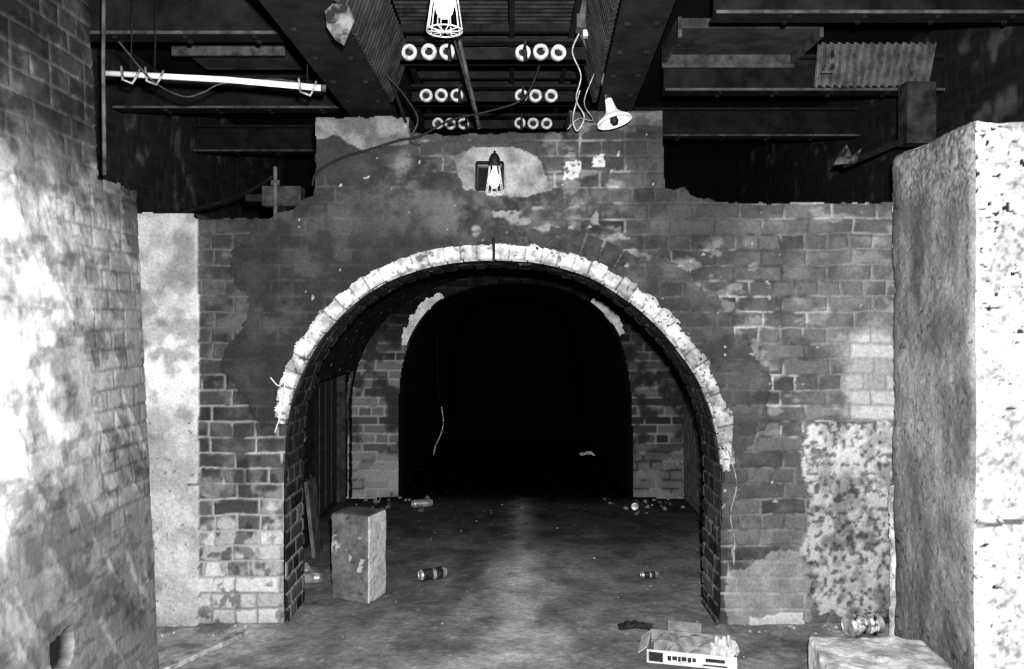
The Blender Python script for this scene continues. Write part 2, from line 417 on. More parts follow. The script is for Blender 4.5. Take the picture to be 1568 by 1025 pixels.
# ------------------------------------------------------------------ chamber behind the arch
Y2 = 6.84
prof_c = [(p.x, p.y) for p in catmull([(-1.36, 0, 0), (-1.36, .5, 0), (-1.35, .95, 0), (-1.22, 1.32, 0), (-.95, 1.62, 0), (-.5, 1.84, 0), (0, 1.91, 0), (.5, 1.84, 0), (.98, 1.60, 0), (1.3, 1.28, 0), (1.45, .9, 0), (1.46, .5, 0), (1.46, 0, 0)], 8)]
cf, cL = curve_eval(prof_c)
def mkvault(name, f, L, y0, y1, mul, seed, res=.02, door=None, parent=None, bright=None):
    def fn(U, V):
        m, bid = bricks(V, U, .077, .225, .012, seed)
        mid = fbm(U, V, 1, .08, 3, seed); x, z = f(U)
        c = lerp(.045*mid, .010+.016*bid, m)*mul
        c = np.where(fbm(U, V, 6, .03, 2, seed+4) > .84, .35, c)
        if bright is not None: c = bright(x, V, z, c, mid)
        K = None
        if door: K = ~((x < -1) & (V > door[0]) & (V < door[1]) & (z < door[2]))
        return .008*m+.01*mid, c, K
    def pos(U, V, H):
        x, z = f(U); x2, z2 = f(U, -1.0); return x+(x2-x)*H, V, z+(z2-z)*H
    return surface(name, 0, L, y0, y1, res, pos, fn, M_mason, parent)
chamber = empty('brick_vault')
def cbright(x, y, z, c, mid):
    k = (x > 1.2)*ss(5.9, 6.2, y)*(1-ss(.75, .95, z)); return lerp(c, .08+.14*mid, k)
mkvault('vault_lining', cf, cL, WY+WT, Y2+.02, .85, 301, .016, (5.55, 6.7, 1.08), chamber, cbright)
def shell(name, f, L, off, y0, y1, mat, parent):
    u = np.linspace(0, L, 50); x, z = f(u, off); mb = MB()
    vs = [(float(a), y, float(b)) for y in (y0, y1) for a, b in zip(x, z)]
    mb.add(vs, [(i, i+1, 50+i+1, 50+i) for i in range(49)], mat); return mb.obj(name, parent, True)
shell('vault_back', cf, cL, .10, WY+WT, Y2+.3, M_slab, chamber)
mb = MB()
mb.box(-1.50, -1.37, 5.55, 5.60, 0, 1.08, M_vdark); mb.box(-1.50, -1.37, 6.65, 6.70, 0, 1.08, M_vdark)
mb.box(-1.50, -1.37, 5.55, 6.70, 1.08, 1.14, M_vdark); mb.box(-1.47, -1.44, 5.60, 6.65, 0, 1.08, mat_noise('grimy_door', .015, .04, 8))
for k in range(5): mb.box(-1.44, -1.432, 5.64+k*.2, 5.80+k*.2, .05, 1.03, M_vdark)
mb.obj('door_1')

a2 = [(612, 762), (612, 680), (612, 610), (620, 550), (640, 500), (680, 458), (740, 438), (800, 434), (865, 445), (915, 475), (948, 520), (963, 585), (967, 650), (968, 762)]
k2 = Y2/1240
arch2 = [(p.x, p.y) for p in catmull([((u-784)*k2, 1.5-(v-490)*k2, 0) for u, v in a2], 8)]
f2, L2 = curve_eval(arch2)
out2 = [(prof_c[0][0]-.05, -.02)]+[(x*1.03, z+.03) for x, z in prof_c]+[(prof_c[-1][0]+.05, -.02)]+arch2[::-1]
def w2fn(U, V):
    K = pip(U, V, out2); m, bid = bricks(U, V, .077, .225, .013, 401); mid = fbm(U, V, 1, .1, 3, 77)
    b = .04+.14*bid*ss(.3, .6, mid); mo = .05+.24*ss(.35, .6, mid)
    low = 1-ss(.2, .5, V+.2*(mid-.5)); b = lerp(b, .25+.2*mid, low*.5)
    c = lerp(mo, b, m)
    c = c*np.where(U < 0, 1.0, .6)*lerp(1, .10, ss(1.05, 1.6, V+.3*(mid-.5)))  # vault darkness painted in: brick colour fades to near black upward
    return .008*m+.004*mid, c, K
ch2 = empty('brick_arch_wall')
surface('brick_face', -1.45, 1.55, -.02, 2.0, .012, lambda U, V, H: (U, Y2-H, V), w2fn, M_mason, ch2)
mb = MB(); n = len(out2)
mb.add([(x, Y2, z) for x, z in out2]+[(x, Y2+.25, z) for x, z in out2], [(i, i+n, (i+1) % n+n, (i+1) % n) for i in range(n)]+[tuple(range(n, 2*n))], M_slab)
mb.obj('wall_core', ch2)
def fs2(u, v):
    P = np.array(arch2); seg = np.linalg.norm(np.diff(P, axis=0), axis=1); s = np.concatenate([[0], np.cumsum(seg)])
    return s[np.argmin((P[:, 0]-(u-784)*k2)**2+(P[:, 1]-1.5+(v-490)*k2)**2)]
def frag(name, u0, u1, th, mul):
    def fn(U, V):
        e = fbm(U, V, 0, .05, 3, 901)-.5; t = (U-u0)/(u1-u0)
        K = (V < th*(.7+.9*e+.5*np.sin(np.clip(t, 0, 1)*3.14))) & (V > .02*(e+.5)) & (t > .1*(e+.5)) & (t < 1-.1*(e+.5))
        return .01*e, (.5+.6*e)*mul, K
    surface(name, u0, u1, 0, th*1.4, .008, lambda U, V, H: (f2(U, V)[0], Y2-.02-H, f2(U, V)[1]), fn, M_mason, ch2)
frag('limewash_fragment', fs2(624, 540), fs2(685, 455), .085, 1.0)
frag('limewash_fragment_b', fs2(895, 462), fs2(945, 520), .085, .8)
tun = empty('brick_tunnel')
mkvault('tunnel_lining', f2, L2, Y2+.26, 14, .2, 501, .05, None, tun, lambda x, y, z, c, mid: c*0+.003)  # lining coloured near black to paint the unlit tunnel
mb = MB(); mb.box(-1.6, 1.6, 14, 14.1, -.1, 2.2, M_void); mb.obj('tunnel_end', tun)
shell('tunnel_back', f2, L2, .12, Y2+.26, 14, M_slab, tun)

# ------------------------------------------------------------------ floor
def floor_fn(U, V):
    big = fbm(U, V, 1, .7, 3, 601); mid = fbm(U, V, 2, .12, 4, 603); fine = fbm(U, V, 3, .025, 2, 605); scuf = fbm(U*1.4, V*.8, 6, .3, 4, 609)
    xs = U-.02*(V-4)
    path = np.exp(-((xs-.04)/(.28+.3*(scuf-.5)))**2)*ss(3.3, 3.7, V)*(1-ss(4.8, 5.6, V))
    streak = np.exp(-((U-.06-.03*(scuf-.5))/.10)**2)*ss(4.2, 4.8, V)*(1-ss(6.7, 7.1, V))
    c = .16+.08*ss(.3, .7, mid)+.10*(scuf-.5)+.06*(big-.5)
    c = c+.20*path*ss(.25, .6, scuf)+.16*streak*ss(.25, .5, mid)
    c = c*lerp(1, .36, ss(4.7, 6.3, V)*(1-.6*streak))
    c = c*lerp(1, .06, ss(6.5, 7.1, V))  # tunnel darkness painted in: floor colour drops to near black
    edge = ss(1.0, 1.25, np.abs(U))*(1-ss(4.2, 4.4, V)); c = c+.08*edge*ss(.4, .6, mid)
    c = np.where(fbm(U, V, 8, .02, 2, 611) > .86, c+.15, c)
    dr = ss(.56, .68, fbm(U, V, 11, .25, 4, 613)); c = c*(1-.28*dr)
    H = .03*(big-.5)+.010*(mid-.5)+.005*fine
    foot = np.clip(1-np.abs(V-4.1)/.25, 0, 1)*(np.abs(U) > 1.02)*.025
    return H*lerp(1, .5, ss(4, 5, V))+foot, c, None
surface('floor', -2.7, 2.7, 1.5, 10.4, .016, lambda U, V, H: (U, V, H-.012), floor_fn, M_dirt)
mb = MB(); mb.box(-3.2, 3.2, -1, 14.2, -.25, -.06, M_void); mb.obj('ground_slab')

# ------------------------------------------------------------------ outer shell walls
def dimwall(name, x, y0, y1, z0, z1, mul, seed, sgn):
    def fn(U, V):
        m, bid = bricks(U, V, seed=seed); mid = fbm(U, V, 1, .15, 3, seed)
        return .008*m, (lerp(.05, .03+.05*bid*mid, m)+.12*ss(.60, .75, mid))*mul, None
    surface(name, y0, y1, z0, z1, .018, lambda U, V, H: (x+sgn*H, U, V), fn, M_mason)
dimwall('wall_side_right', 2.42, 1.6, 8.6, -.02, 3.2, .5, 701, -1)
dimwall('wall_side_left', -2.42, 1.6, 8.6, -.02, 3.2, .7, 703, 1)
mb = MB(); mb.box(-2.6, 2.6, 8.6, 8.7, 1.9, 3.2, M_void); mb.obj('wall_rear')
mb = MB(); mb.box(-2.6, 2.6, 1.0, 8.7, 3.2, 3.3, M_slab); mb.obj('ceiling')

# ------------------------------------------------------------------ rough blocks
def rough_box(name, dims, loc, rotz, res, amp, rad, colfn, mat, seed, parent=None, tilt=(0, 0)):
    hx, hy, hz = dims[0]/2, dims[1]/2, dims[2]/2
    cos, qs, cols = [], [], []; base = 0
    for ax in range(3):
        for sg in (-1, 1):
            a, b = [i for i in range(3) if i != ax]
            h = (hx, hy, hz); na = max(2, int(2*h[a]/res)+1); nb = max(2, int(2*h[b]/res)+1)
            A, B = np.meshgrid(np.linspace(-h[a], h[a], na), np.linspace(-h[b], h[b], nb), indexing='ij')
            P = np.zeros((na, nb, 3)); P[..., a] = A; P[..., b] = B; P[..., ax] = sg*h[ax]
            hh = np.array(h)-rad
            inner = np.clip(P, -hh, hh); d = P-inner; l = np.linalg.norm(d, axis=-1, keepdims=True)
            Pn = inner+d/np.maximum(l, 1e-6)*rad
            nrm = d/np.maximum(l, 1e-6)
            x, y, z = P[..., 0]+seed, P[..., 1]+seed, P[..., 2]
            nz = fbm(x, y, z, .22, 3, seed)-.5; nf = fbm(x, y, z, .03, 3, seed+3)-.5
            C, D = colfn(P, ax, sg, seed)
            Pn = Pn+nrm*(amp*nz+amp*.3*nf+D)[..., None]
            cos.append(Pn.reshape(-1, 3)); cols.append(C.ravel())
            I = np.arange(na*nb).reshape(na, nb)+base; base += na*nb
            q = np.stack([I[:-1, :-1], I[1:, :-1], I[1:, 1:], I[:-1, 1:]], -1).reshape(-1, 4)
            if (sg < 0) ^ (ax == 1): q = q[:, ::-1]
            qs.append(q)
    o = fast_mesh(name, np.concatenate(cos), np.concatenate(qs), np.concatenate(cols), mat, parent)
    o.location = loc; o.rotation_euler = (tilt[0], tilt[1], rotz)
    return o
def pillar_col(P, ax, sg, seed):
    x, y, z = P[..., 0], P[..., 1], P[..., 2]
    big = fbm(x, y, z, .35, 3, seed); mid = fbm(x, y, z, .09, 3, seed+1); fine = fbm(x, y, z, .02, 2, seed+2)
    pn = fbm(x, y, z*1.4, .026, 2, seed+7); grv = fbm(x, y, z, .016, 2, seed+21)
    D = np.zeros_like(x)
    if ax == 0:
        st = fbm(y, y*0, z*.15, .10, 3, seed+9)
        c = .11+.07*ss(.35, .65, st)+.06*mid+.12*ss(.45, .7, big)
        c = c*lerp(1, .72, ss(.5, .7, fbm(y, z*.4, z*0, .14, 3, seed+15)))*lerp(.85, 1, ss(.3, .5, grv))
        pit = (pn > .73) & ((mid > .52) | (z > .85)); c = np.where(pit, c*.45, c); D = np.where(pit, -.004, D)
        rough = ss(.80, 1.05, z+.3*(big-.5)+.25*(-y)); c = lerp(c, (.15+.20*mid)*lerp(.5, 1, ss(.35, .5, grv)), rough); D = D+rough*.008*fine
        c = c*lerp(.6, 1, ss(.33, .26, y+.03*(mid-.5)))
    elif ax == 1:
        c = (.42+.32*ss(.3, .6, mid))*lerp(.50, 1, ss(.28, .50, grv))  # overexposed flash-lit front painted paler than the side faces
        thr = lerp(.68, .76, ss(.9, -.2, z)); pit = (pn > thr) & (mid > .36)
        c = np.where(pit, .03, c); D = np.where(pit, -.010, 0.)
        seam = np.abs(z+.42+.05*(mid-.5)) < .008; c = np.where(seam, .12, c)
        D = D+.025*(z < -.42)+.008*fine
    else: c = .5+.3*mid
    c = c*lerp(1, .8, 1-ss(-1.1, -.7, z))
    return c, D
rough_box('concrete_pillar', (1.05, .70, 2.30), (2.325, 3.50, 1.135), 0, .008, .030, .045, pillar_col, M_conc, 5)
def blk(lo, hi, side=None):
    def f(P, ax, sg, seed):
        x, y, z = P[..., 0], P[..., 1], P[..., 2]
        mid = fbm(x, y, z, .07, 3, seed)
        c = lo+(hi-lo)*ss(.3, .7, mid)
        if side is not None and ax == 0 and sg > 0: c = side+.25*(mid-.5)
        if ax == 1 and side: c = np.where((fbm(x*1.5, y, z, .05, 4, seed+5) > .65) & (np.abs(z-.02) < .10), .35, c)
        c = np.where(fbm(x, y, z, .02, 2, seed+8) > .79, c*.5, c)
        return c, np.zeros_like(x)
    return f
rough_box('concrete_block', (.235, .20, .47), (-.835, 4.42, .225), -.36, .009, .022, .015, blk(.09, .14, .42), M_conc, 15)
rough_box('concrete_slab', (.46, .36, .22), (1.42, 3.13, .10), -.12, .009, .04, .02, blk(.30, .58), M_conc, 25)

# ------------------------------------------------------------------ ceiling steelwork
def ibeam(name, p0, p1, w, h, mat=M_steel, edge=None):
    p0, p1 = Vector(p0), Vector(p1); d = p1-p0; L = d.length
    xax = d.normalized(); zax = Vector((0, 0, 1)); yax = zax.cross(xax).normalized(); zax = xax.cross(yax)
    M = Matrix((xax, yax, zax)).transposed().to_4x4(); M.translation = p0
    mb = MB(); t = .018
    mb.box(0, L, -w/2, w/2, 0, t, mat, M); mb.box(0, L, -w/2, w/2, h-t, h, mat, M); mb.box(0, L, -.01, .01, t, h-t, mat, M)
    if edge: mb.box(0, L, w/2, w/2+.002, .002, t-.002, edge, M)  # pale strip paints the lit flange edge on the camera side
    k = int(L/.3)
    for i in range(1, k):
        for s in (-1, 1):
            mb.lathe([(0, -.012), (.012, -.012), (.012, 0)], mat, M @ Matrix.Translation((i*L/k, s*w*.3, 0)), 6)
    return mb.obj(name)
ibeam('steel_beam', (-.70, 1.6, 2.53), (-.70, 8.2, 2.53), .23, .32)
ibeam('steel_beam', (.395, 1.6, 2.53), (.70, 8.2, 2.53), .17, .32)
for y in (3.62, 4.87, 6.1):
    ibeam('steel_joist', (-.83, y, 2.76), (-2.38, y, 2.76), .10, .2, M_steel, M_steel2)
for y in (3.38, 4.50, 5.6):
    ibeam('steel_joist', (2.38, y, 2.76), (.84, y, 2.76), .10, .2, M_steel, M_steel2)
mb = MB(); mb.box(-1.78, -1.22, 4.3, 4.72, 2.96, 3.0, M_panel)
mb.box(-1.80, -1.20, 4.28, 4.30, 2.90, 3.0, M_steel2); mb.obj('ceiling_panel')
mb = MB(); mb.box(.84, 1.52, 4.02, 4.42, 2.95, 3.0, M_panel); mb.box(.82, 1.54, 4.42, 4.44, 2.88, 3.0, M_steel2); mb.box(.82, .84, 4.0, 4.42, 2.9, 3.0, M_steel2); mb.box(1.52, 1.54, 4.0, 4.42, 2.9, 3.0, M_steel2)
mb.obj('ceiling_panel')
def corrugated(name, p00, p10, p01, pitch, amp, mat, nper=8):
    p00, p10, p01 = map(Vector, (p00, p10, p01)); a = p10-p00; b = p01-p00; nrm = a.cross(b).normalized()
    n = int(a.length/pitch*nper); mb = MB(); vs = []
    for i in range(n+1):
        o = nrm*amp*max(-.7, min(.7, math.sin(2*math.pi*i/nper)))/.7
        vs += [p00+a*(i/n)+o, p00+a*(i/n)+b+o]
    mb.add(vs, [(2*i, 2*i+2, 2*i+3, 2*i+1) for i in range(n)], mat)
    o = mb.obj(name, None, False)
    s = o.modifiers.new('thick', 'SOLIDIFY'); s.thickness = .002
    return o
corrugated('corrugated_sheet', (1.64, 4.40, 2.77), (2.27, 4.40, 2.77), (1.60, 4.24, 2.95), .042, .014, M_corr)
corrugated('corrugated_sheet', (-.585, 2.2, 2.56), (-.585, 3.95, 2.56), (-.50, 2.2, 2.80), .045, .009, M_corrd)
corrugated('corrugated_sheet', (.33, 2.2, 2.56), (.405, 3.95, 2.56), (.27, 2.2, 2.80), .045, .009, M_corrd)
corrugated('corrugated_sheet', (-.55, 2.2, 2.98), (-.55, 5.6, 2.98), (.36, 2.2, 2.98), .05, .012, M_corrd)
def scrap(name, pts, th, mat):
    mb = MB(); n = len(pts); P = [Vector(p) for p in pts]
    nr = (P[1]-P[0]).cross(P[2]-P[0]).normalized()*th
    mb.add(P+[p+nr for p in P], [tuple(range(n))[::-1], tuple(range(n, 2*n))]+[(i, (i+1) % n, (i+1) % n+n, i+n) for i in range(n)], mat)
    return mb.obj(name)
M_pl = mat_noise('flaking_plaster', .010, .12, 22, .9, .4, .6)
scrap('plaster_scrap', [(-.605, 2.62, 2.50), (-.58, 2.62, 2.525), (-.53, 2.62, 2.52), (-.51, 2.62, 2.47), (-.545, 2.62, 2.39), (-.575, 2.62, 2.41), (-.60, 2.62, 2.45)], .01, M_pl)
scrap('plaster_scrap', [(1.60, 4.20, 2.78), (1.66, 4.20, 2.78), (1.68, 4.20, 2.84), (1.66, 4.20, 2.90), (1.63, 4.20, 2.84)], .01, M_pl)
scrap('plaster_scrap', [(1.72, 4.35, 2.33), (1.84, 4.35, 2.34), (1.87, 4.35, 2.42), (1.82, 4.35, 2.38), (1.79, 4.35, 2.44), (1.76, 4.35, 2.40)], .02, M_pl)
mb = MB(); mb.box(2.05, 2.2, 4.2, 4.3, 2.42, 2.74, mat_noise('sooty_brick_stub', .012, .05, 12)); mb.obj('brick_stub')
mb = MB(); mb.tube([(1.8, 4.40, 2.34), (2.38, 4.40, 2.58)], .018, M_steel, 6); mb.obj('angle_brace')

def rack(y, z):
    e = empty('ceramic_insulator_rack', (0, y, z))
    mb = MB(); mb.box(-.56, .36, .045, .075, -.045, -.025, M_steel); mb.box(-.56, .36, .045, .05, -.045, .03, M_steel)
    mb.box(-.56, .36, .0, .06, .045, .06, M_steel)
    mb.obj('rack_bar', e)
    mb = MB()
    for x in (-.475, -.39, -.305, .05, .135, .22):
        xx = x+random.uniform(-.004, .004); zz = random.uniform(-.003, .003)
        M = Matrix.Translation((xx, 0, zz)) @ Matrix.Rotation(math.pi/2, 4, 'X') @ Matrix.Rotation(random.uniform(-.12, .12), 4, 'Y')
        M = M @ Matrix.Translation((0, 0, -.04))
        mb.lathe([(.021, 0), (.034, 0), (.037, .006), (.037, .034), (.033, .042), (.024, .042), (.019, .036), (.019, 0)], M_ceram, M, 22)
    mb.obj('ceramic_rings', e, True)
    mb = MB()
    for x in (-.475, -.39, -.305, .05, .135, .22):
        M = Matrix.Translation((x, .03, 0)) @ Matrix.Rotation(math.pi/2, 4, 'X'); mb.lathe([(0, 0), (.02, 0), (.02, .02)], M_black, M, 12)
    for x in (-.30, .05): mb.tube([(x+.012, -.01, .045), (x+.008, -.012, 0), (x+.014, -.005, -.05)], .010, M_black)
    mb.obj('ring_cores', e)
for y, z in ((3.76, 2.75), (4.49, 2.75), (5.13, 2.75)): rack(y, z)
mb = MB()
for x in (-.53, -.25, .0, .28): mb.box(x-.012, x+.012, 2.2, 5.4, 2.83, 2.855, M_steel)
for y in (2.9, 3.3, 3.8, 4.1, 4.53, 4.8, 5.17): mb.box(-.56, .36, y, y+.03, 2.855, 2.89, M_steel2 if y in (3.3, 4.1) else M_steel)
mb.obj('steel_grid')
mb = MB(); mb.tube([(-.245, 3.70, 2.80), (-.16, 3.97, 2.44)], .010, M_steel2); mb.obj('hanger_rod')
mb = MB(); mb.tube([(-.60, 3.4, 2.78), (-.52, 3.96, 2.47)], .007, M_steel); mb.obj('hanger_rod')

# ------------------------------------------------------------------ lamps
def cage_lamp(name, loc, sc, tilt=0):
    e = empty(name, loc); e.scale = (sc,)*3; e.rotation_euler = (tilt, 0, 0)
    mb = MB()
    prof = [(.038, .12), (.046, .04), (.056, -.03), (.066, -.10)]
    for i in range(10):
        a = 2*math.pi*i/10; mb.tube([(r*math.cos(a), r*math.sin(a), z) for r, z in prof], .0028, M_wire, 6)
    for r, z in ((.038, .12), (.047, .035), (.066, -.10)):
        mb.tube([(r*math.cos(t*math.pi/12), r*math.sin(t*math.pi/12), z) for t in range(25)], .0034, M_wire, 6)
    for i in range(5):
        a = 2*math.pi*i/10; mb.tube([(.066*math.cos(a), .066*math.sin(a), -.10), (0, 0, -.104), (-.066*math.cos(a), -.066*math.sin(a), -.10)], .0028, M_wire, 6)
    mb.obj('wire_cage', e, True)
    mb = MB(); mb.lathe([(0, -.055), (.016, -.052), (.030, -.035), (.036, -.010), (.034, .020), (.022, .060), (.016, .095), (.016, .11)], M_bulb, None, 20); mb.obj('bulb', e, True)
    mb = MB(); mb.lathe([(0, .20), (.02, .20), (.030, .185), (.040, .16), (.042, .11), (.030, .105), (0, .105)], M_black, None, 20); mb.obj('lamp_holder', e, True)
    return e
lamp1 = cage_lamp('caged_lamp', (-.25, 3.0, 2.672), 1.0)
mb = MB(); mb.tube([(0, 0, .19), (.002, 0, .3), (0, 0, .52)], .006, M_black); mb.obj('flex', lamp1, True)
lamp2 = cage_lamp('caged_lamp', (-.085, 3.925, 2.175), .66, .0)
mb = MB(); mb.tube([(0, 0, .19), (0, .06, .23), (-.01, .24, .22)], .008, M_black); mb.obj('flex', lamp2, True)
mb = MB(); x0, x1, z0, z1 = ex(730), ex(770), ez(291), ez(250)
for b in ((x0-.006, x0+.004, z0, z1), (x1-.004, x1+.006, z0, z1), (x0, x1, z1-.004, z1+.006), (x0, x1, z0-.006, z0+.004)): mb.box(b[0], b[1], 3.97, 4.0, b[2], b[3], M_steel)
mb.obj('niche_frame', wall_main)
e = empty('enamel_pendant_lamp', (.465, 3.70, 2.42))
tl = Matrix.Rotation(math.radians(-14), 4, 'Y') @ Matrix.Rotation(math.radians(-8), 4, 'X')
mb = MB(); mb.lathe([(.012, .10), (.018, .095), (.022, .06), (.030, .035), (.055, .012), (.078, -.004), (.082, -.018), (.078, -.016), (.05, .004), (.024, .03), (.016, .05), (0, .055)], M_white, tl, 28); mb.obj('shade', e, True)
mb = MB(); mb.lathe([(0, -.03), (.012, -.028), (.02, -.012), (.014, .02)], M_black, tl, 14); mb.obj('bulb', e, True)
mb = MB(); mb.tube([tl @ Vector((0, 0, .085)), (-.05, 0, .19), (-.145, -.02, .38)], .015, M_corr, 10); mb.obj('conduit_arm', e, True)
e = empty('junction_box', (.33, 3.55, 2.83))
mb = MB(); mb.box(-.05, .05, -.04, .04, -.06, .06, M_steel2); mb.lathe([(0, -.045), (.03, -.045), (.03, -.04)], M_steel, Matrix.Rotation(math.pi/2, 4, 'X'), 12); mb.box(-.02, .02, -.02, .02, -.09, -.06, M_ceram)
mb.obj('box_body', e, bevel=.006)
M_cab2 = mat_noise('pale_flex', .08, .4, 30, .6)
cable('hanging_cable', [(.30, 3.6, 2.78), (.27, 3.62, 2.70), (.31, 3.64, 2.60), (.29, 3.66, 2.50), (.33, 3.70, 2.43), (.30, 3.72, 2.37), (.28, 3.72, 2.43), (.31, 3.7, 2.55)], .004, M_cab2)
cable('hanging_cable', [(.36, 3.6, 2.78), (.38, 3.65, 2.65), (.33, 3.7, 2.5), (.38, 3.8, 2.44), (.32, 3.9, 2.47), (.27, 3.95, 2.43)], .003, M_cab2)
cable('hanging_cable', [(-.98, 3.975, 2.16), (-.96, 3.97, 2.22), (-.85, 3.97, 2.29), (-.70, 3.965, 2.335), (-.55, 3.96, 2.38), (-.45, 3.96, 2.40), (-.3, 3.93, 2.47), (-.1, 3.9, 2.51), (.05, 3.88, 2.56), (.12, 3.85, 2.68), (.15, 3.8, 2.80)], .006, M_black)
cable('hanging_cable', [(-.62, 3.2, 2.80), (-.58, 3.5, 2.62), (-.5, 3.8, 2.55), (-.46, 3.96, 2.48), (-.50, 3.97, 2.38), (-.43, 3.97, 2.35)], .005, M_cable)
cable('hanging_cable', [(-.33, 3.0, 2.85), (-.26, 3.3, 2.72), (-.22, 3.6, 2.62), (-.18, 3.9, 2.5)], .005, M_cable)

e = empty('fluorescent_tube', (0, 0, 0))
mb = MB(); mb.tube([(-1.72, 3.40, 2.538), (-1.2, 3.40, 2.51), (-.79, 3.40, 2.474)], .0135, M_white, 12)
mb.tube([(-.80, 3.40, 2.475), (-.78, 3.40, 2.473)], .016, M_steel2, 12); mb.obj('tube', e, True)
mb = MB()
for x, z in ((-1.60, 2.53), (-1.50, 2.525), (-.86, 2.48)):
    mb.tube([(x, 3.42, z+.5), (x, 3.40, z+.02)], .003, M_black)
    mb.tube([(x-.03, 3.38, z+.03), (x-.02, 3.37, z-.03), (x+.02, 3.37, z-.045), (x+.035, 3.38, z-.01), (x+.04, 3.39, z+.02)], .006, M_cab2, 8)
mb.obj('clips', e, True)
cable('hanging_cable', [(-1.58, 3.25, 2.62), (-1.5, 3.38, 2.5), (-1.38, 3.4, 2.44), (-1.3, 3.41, 2.46), (-1.22, 3.42, 2.50), (-1.0, 3.41, 2.515), (-.86, 3.40, 2.49)], .004, M_cable)

e = empty('switch_box', (-1.24, 4.38, 2.02))
M_box = mat_noise('grimy_box', .015, .06, 14)
mb = MB(); mb.box(-.10, .11, -.05, .05, .09, .20, M_box); mb.box(-.032, -.012, -.07, -.05, -.02, .30, M_corr); mb.box(-.05, .0, -.06, -.04, .20, .23, M_steel2)
mb.box(-.2, -.1, -.02, .02, .12, .16, M_steel); mb.box(-.03, .03, -.04, .04, -.05, .09, M_steel); mb.obj('box_body', e, bevel=.006)
cable('hanging_cable', [(-2.3, 4.9, 2.10), (-1.9, 4.7, 2.13), (-1.5, 4.5, 2.2), (-1.3, 4.4, 2.28)], .010, M_steel)

# ------------------------------------------------------------------ litter
def can(name, loc, rz, r=.033, L=.165, body=M_candk, crush=0):
    e = empty(name, loc); e.rotation_euler = (0, math.pi/2, rz)
    mb = MB(); mb.lathe([(r*.72, -L/2+.006), (r*.74, -L/2), (r*.9, -L/2+.006), (r, -L/2+.018)], M_alu, None, 24)
    mb.lathe([(0, -L/2+.008), (r*.72, -L/2+.006)], M_alu, None, 24)
    pr = []
    for k in range(13):
        z = -L/2+.018+(L-.045)*k/12; pr.append((r*(1-crush*abs(math.sin(k*1.7))), z))
    mb.lathe(pr[:7], body, None, 24); mb.lathe(pr[6:9], M_alu, None, 24); mb.lathe(pr[8:], body, None, 24)
    mb.lathe([(pr[-1][0], pr[-1][1]), (r*.78, L/2-.004), (r*.78, L/2), (r*.70, L/2), (r*.68, L/2-.005), (0, L/2-.005)], M_alu, None, 24)
    mb.box(-.008, .008, -.004, .014, L/2-.005, L/2-.002, M_alu)
    mb.obj('can_body', e, True); return e
M_alub = mat_noise('crushed_tin', .02, .75, 30, .35, .42, .58, metal=.3, bump=.8, spec=.5)
can('drink_can', (-.46, 4.69, .032), math.radians(25))
can('drink_can', (-1.17, 4.62, .032), math.radians(-8), body=M_alu)
can('drink_can', (1.655, 3.82, .065), math.radians(12), r=.056, L=.175, body=M_alub, crush=.28)
can('drink_can', (.80, 4.70, .022), math.radians(8), r=.018, L=.11, body=M_candk)
can('drink_can', (-.72, 6.5, .030), math.radians(20), body=M_alu)
can('drink_can', (.98, 6.45, .030), math.radians(80), body=M_candk)

e = empty('cardboard_tray', (.80, 3.60, 0.006)); e.rotation_euler = (0, 0, math.radians(-14))
mb = MB(); w, d, h, t = .19, .12, .06, .003
mb.box(-w, w, -d, d, 0, t, M_cardin)
mb.box(-w, w, -d, -d+t, t, h, M_card); mb.box(-w, w, d-t, d, t, h, M_cardin)
mb.box(-w, -w+t, -d+t, d-t, t, h, M_card); mb.box(w-t, w, -d+t, d-t, t, h*.7, M_card)
mb.box(-w+t, w-t, -d+t, -d+2*t, t, h-.002, M_cardin)
fl = Matrix.Translation((0, d, h)) @ Matrix.Rotation(math.radians(35), 4, 'X'); mb.box(-w*.6, w*.2, 0, .05, 0, .003, M_cardin, fl)
fl = Matrix.Translation((-w, 0, h)) @ Matrix.Rotation(math.radians(-40), 4, 'Y'); mb.box(-.05, 0, -d*.8, d*.8, 0, .003, M_card, fl)
mb.obj('tray_body', e)
mb = MB()
for i, (a, b) in enumerate(((-.10, -.085), (-.08, -.06), (-.055, -.045), (-.04, -.02), (-.015, 0), (.005, .02))): mb.box(a, b, -d-.0015, -d-.0003, .020+.004*(i % 2), .040, M_ink)
mb.box(.05, .15, -d-.0015, -d-.0003, .012, .018, M_ink); mb.box(.06, .14, -d-.0015, -d-.0003, .030, .044, M_ink)
mb.box(-.18, -.12, -d-.0015, -d-.0003, .01, .05, M_ink)
mb.obj('printed_label', e)
def crumple(name, loc, sx, sy, sz, seed, mat, parent=None):
    mb = MB(); n = 16; vs = []
    for i in range(n):
        for j in range(n):
            u, v = i/(n-1)-.5, j/(n-1)-.5
            hgt = float(fbm(np.array([u*1.0]), np.array([v*1.0]), seed*1.0, .2, 3, seed)[0])
            vs.append((u*sx*(1+.8*(hgt-.5)), v*sy*(1+.8*(hgt-.5)), sz*hgt*1.4*max(0, 1-2.6*(u*u+v*v))))
    mb.add(vs, [(i*n+j, (i+1)*n+j, (i+1)*n+j+1, i*n+j+1) for i in range(n-1) for j in range(n-1)], mat)
    o = mb.obj(name, parent); o.location = loc; return o
crumple('wrapper', (-.03, .03, .012), .26, .16, .09, 5, M_cardin, e)
crumple('wrapper_b', (.13, -.03, .012), .12, .12, .12, 9, M_paper, e)
crumple('plastic_scrap', (.60, 3.93, .01), .16, .07, .03, 12, M_ink)
crumple('plastic_scrap', (-1.22, 4.75, .01), .12, .14, .06, 14, M_rub)
mb = MB(); M = Matrix.Translation((-1.38, 3.62, .022)) @ Matrix.Rotation(math.radians(62), 4, 'Z')
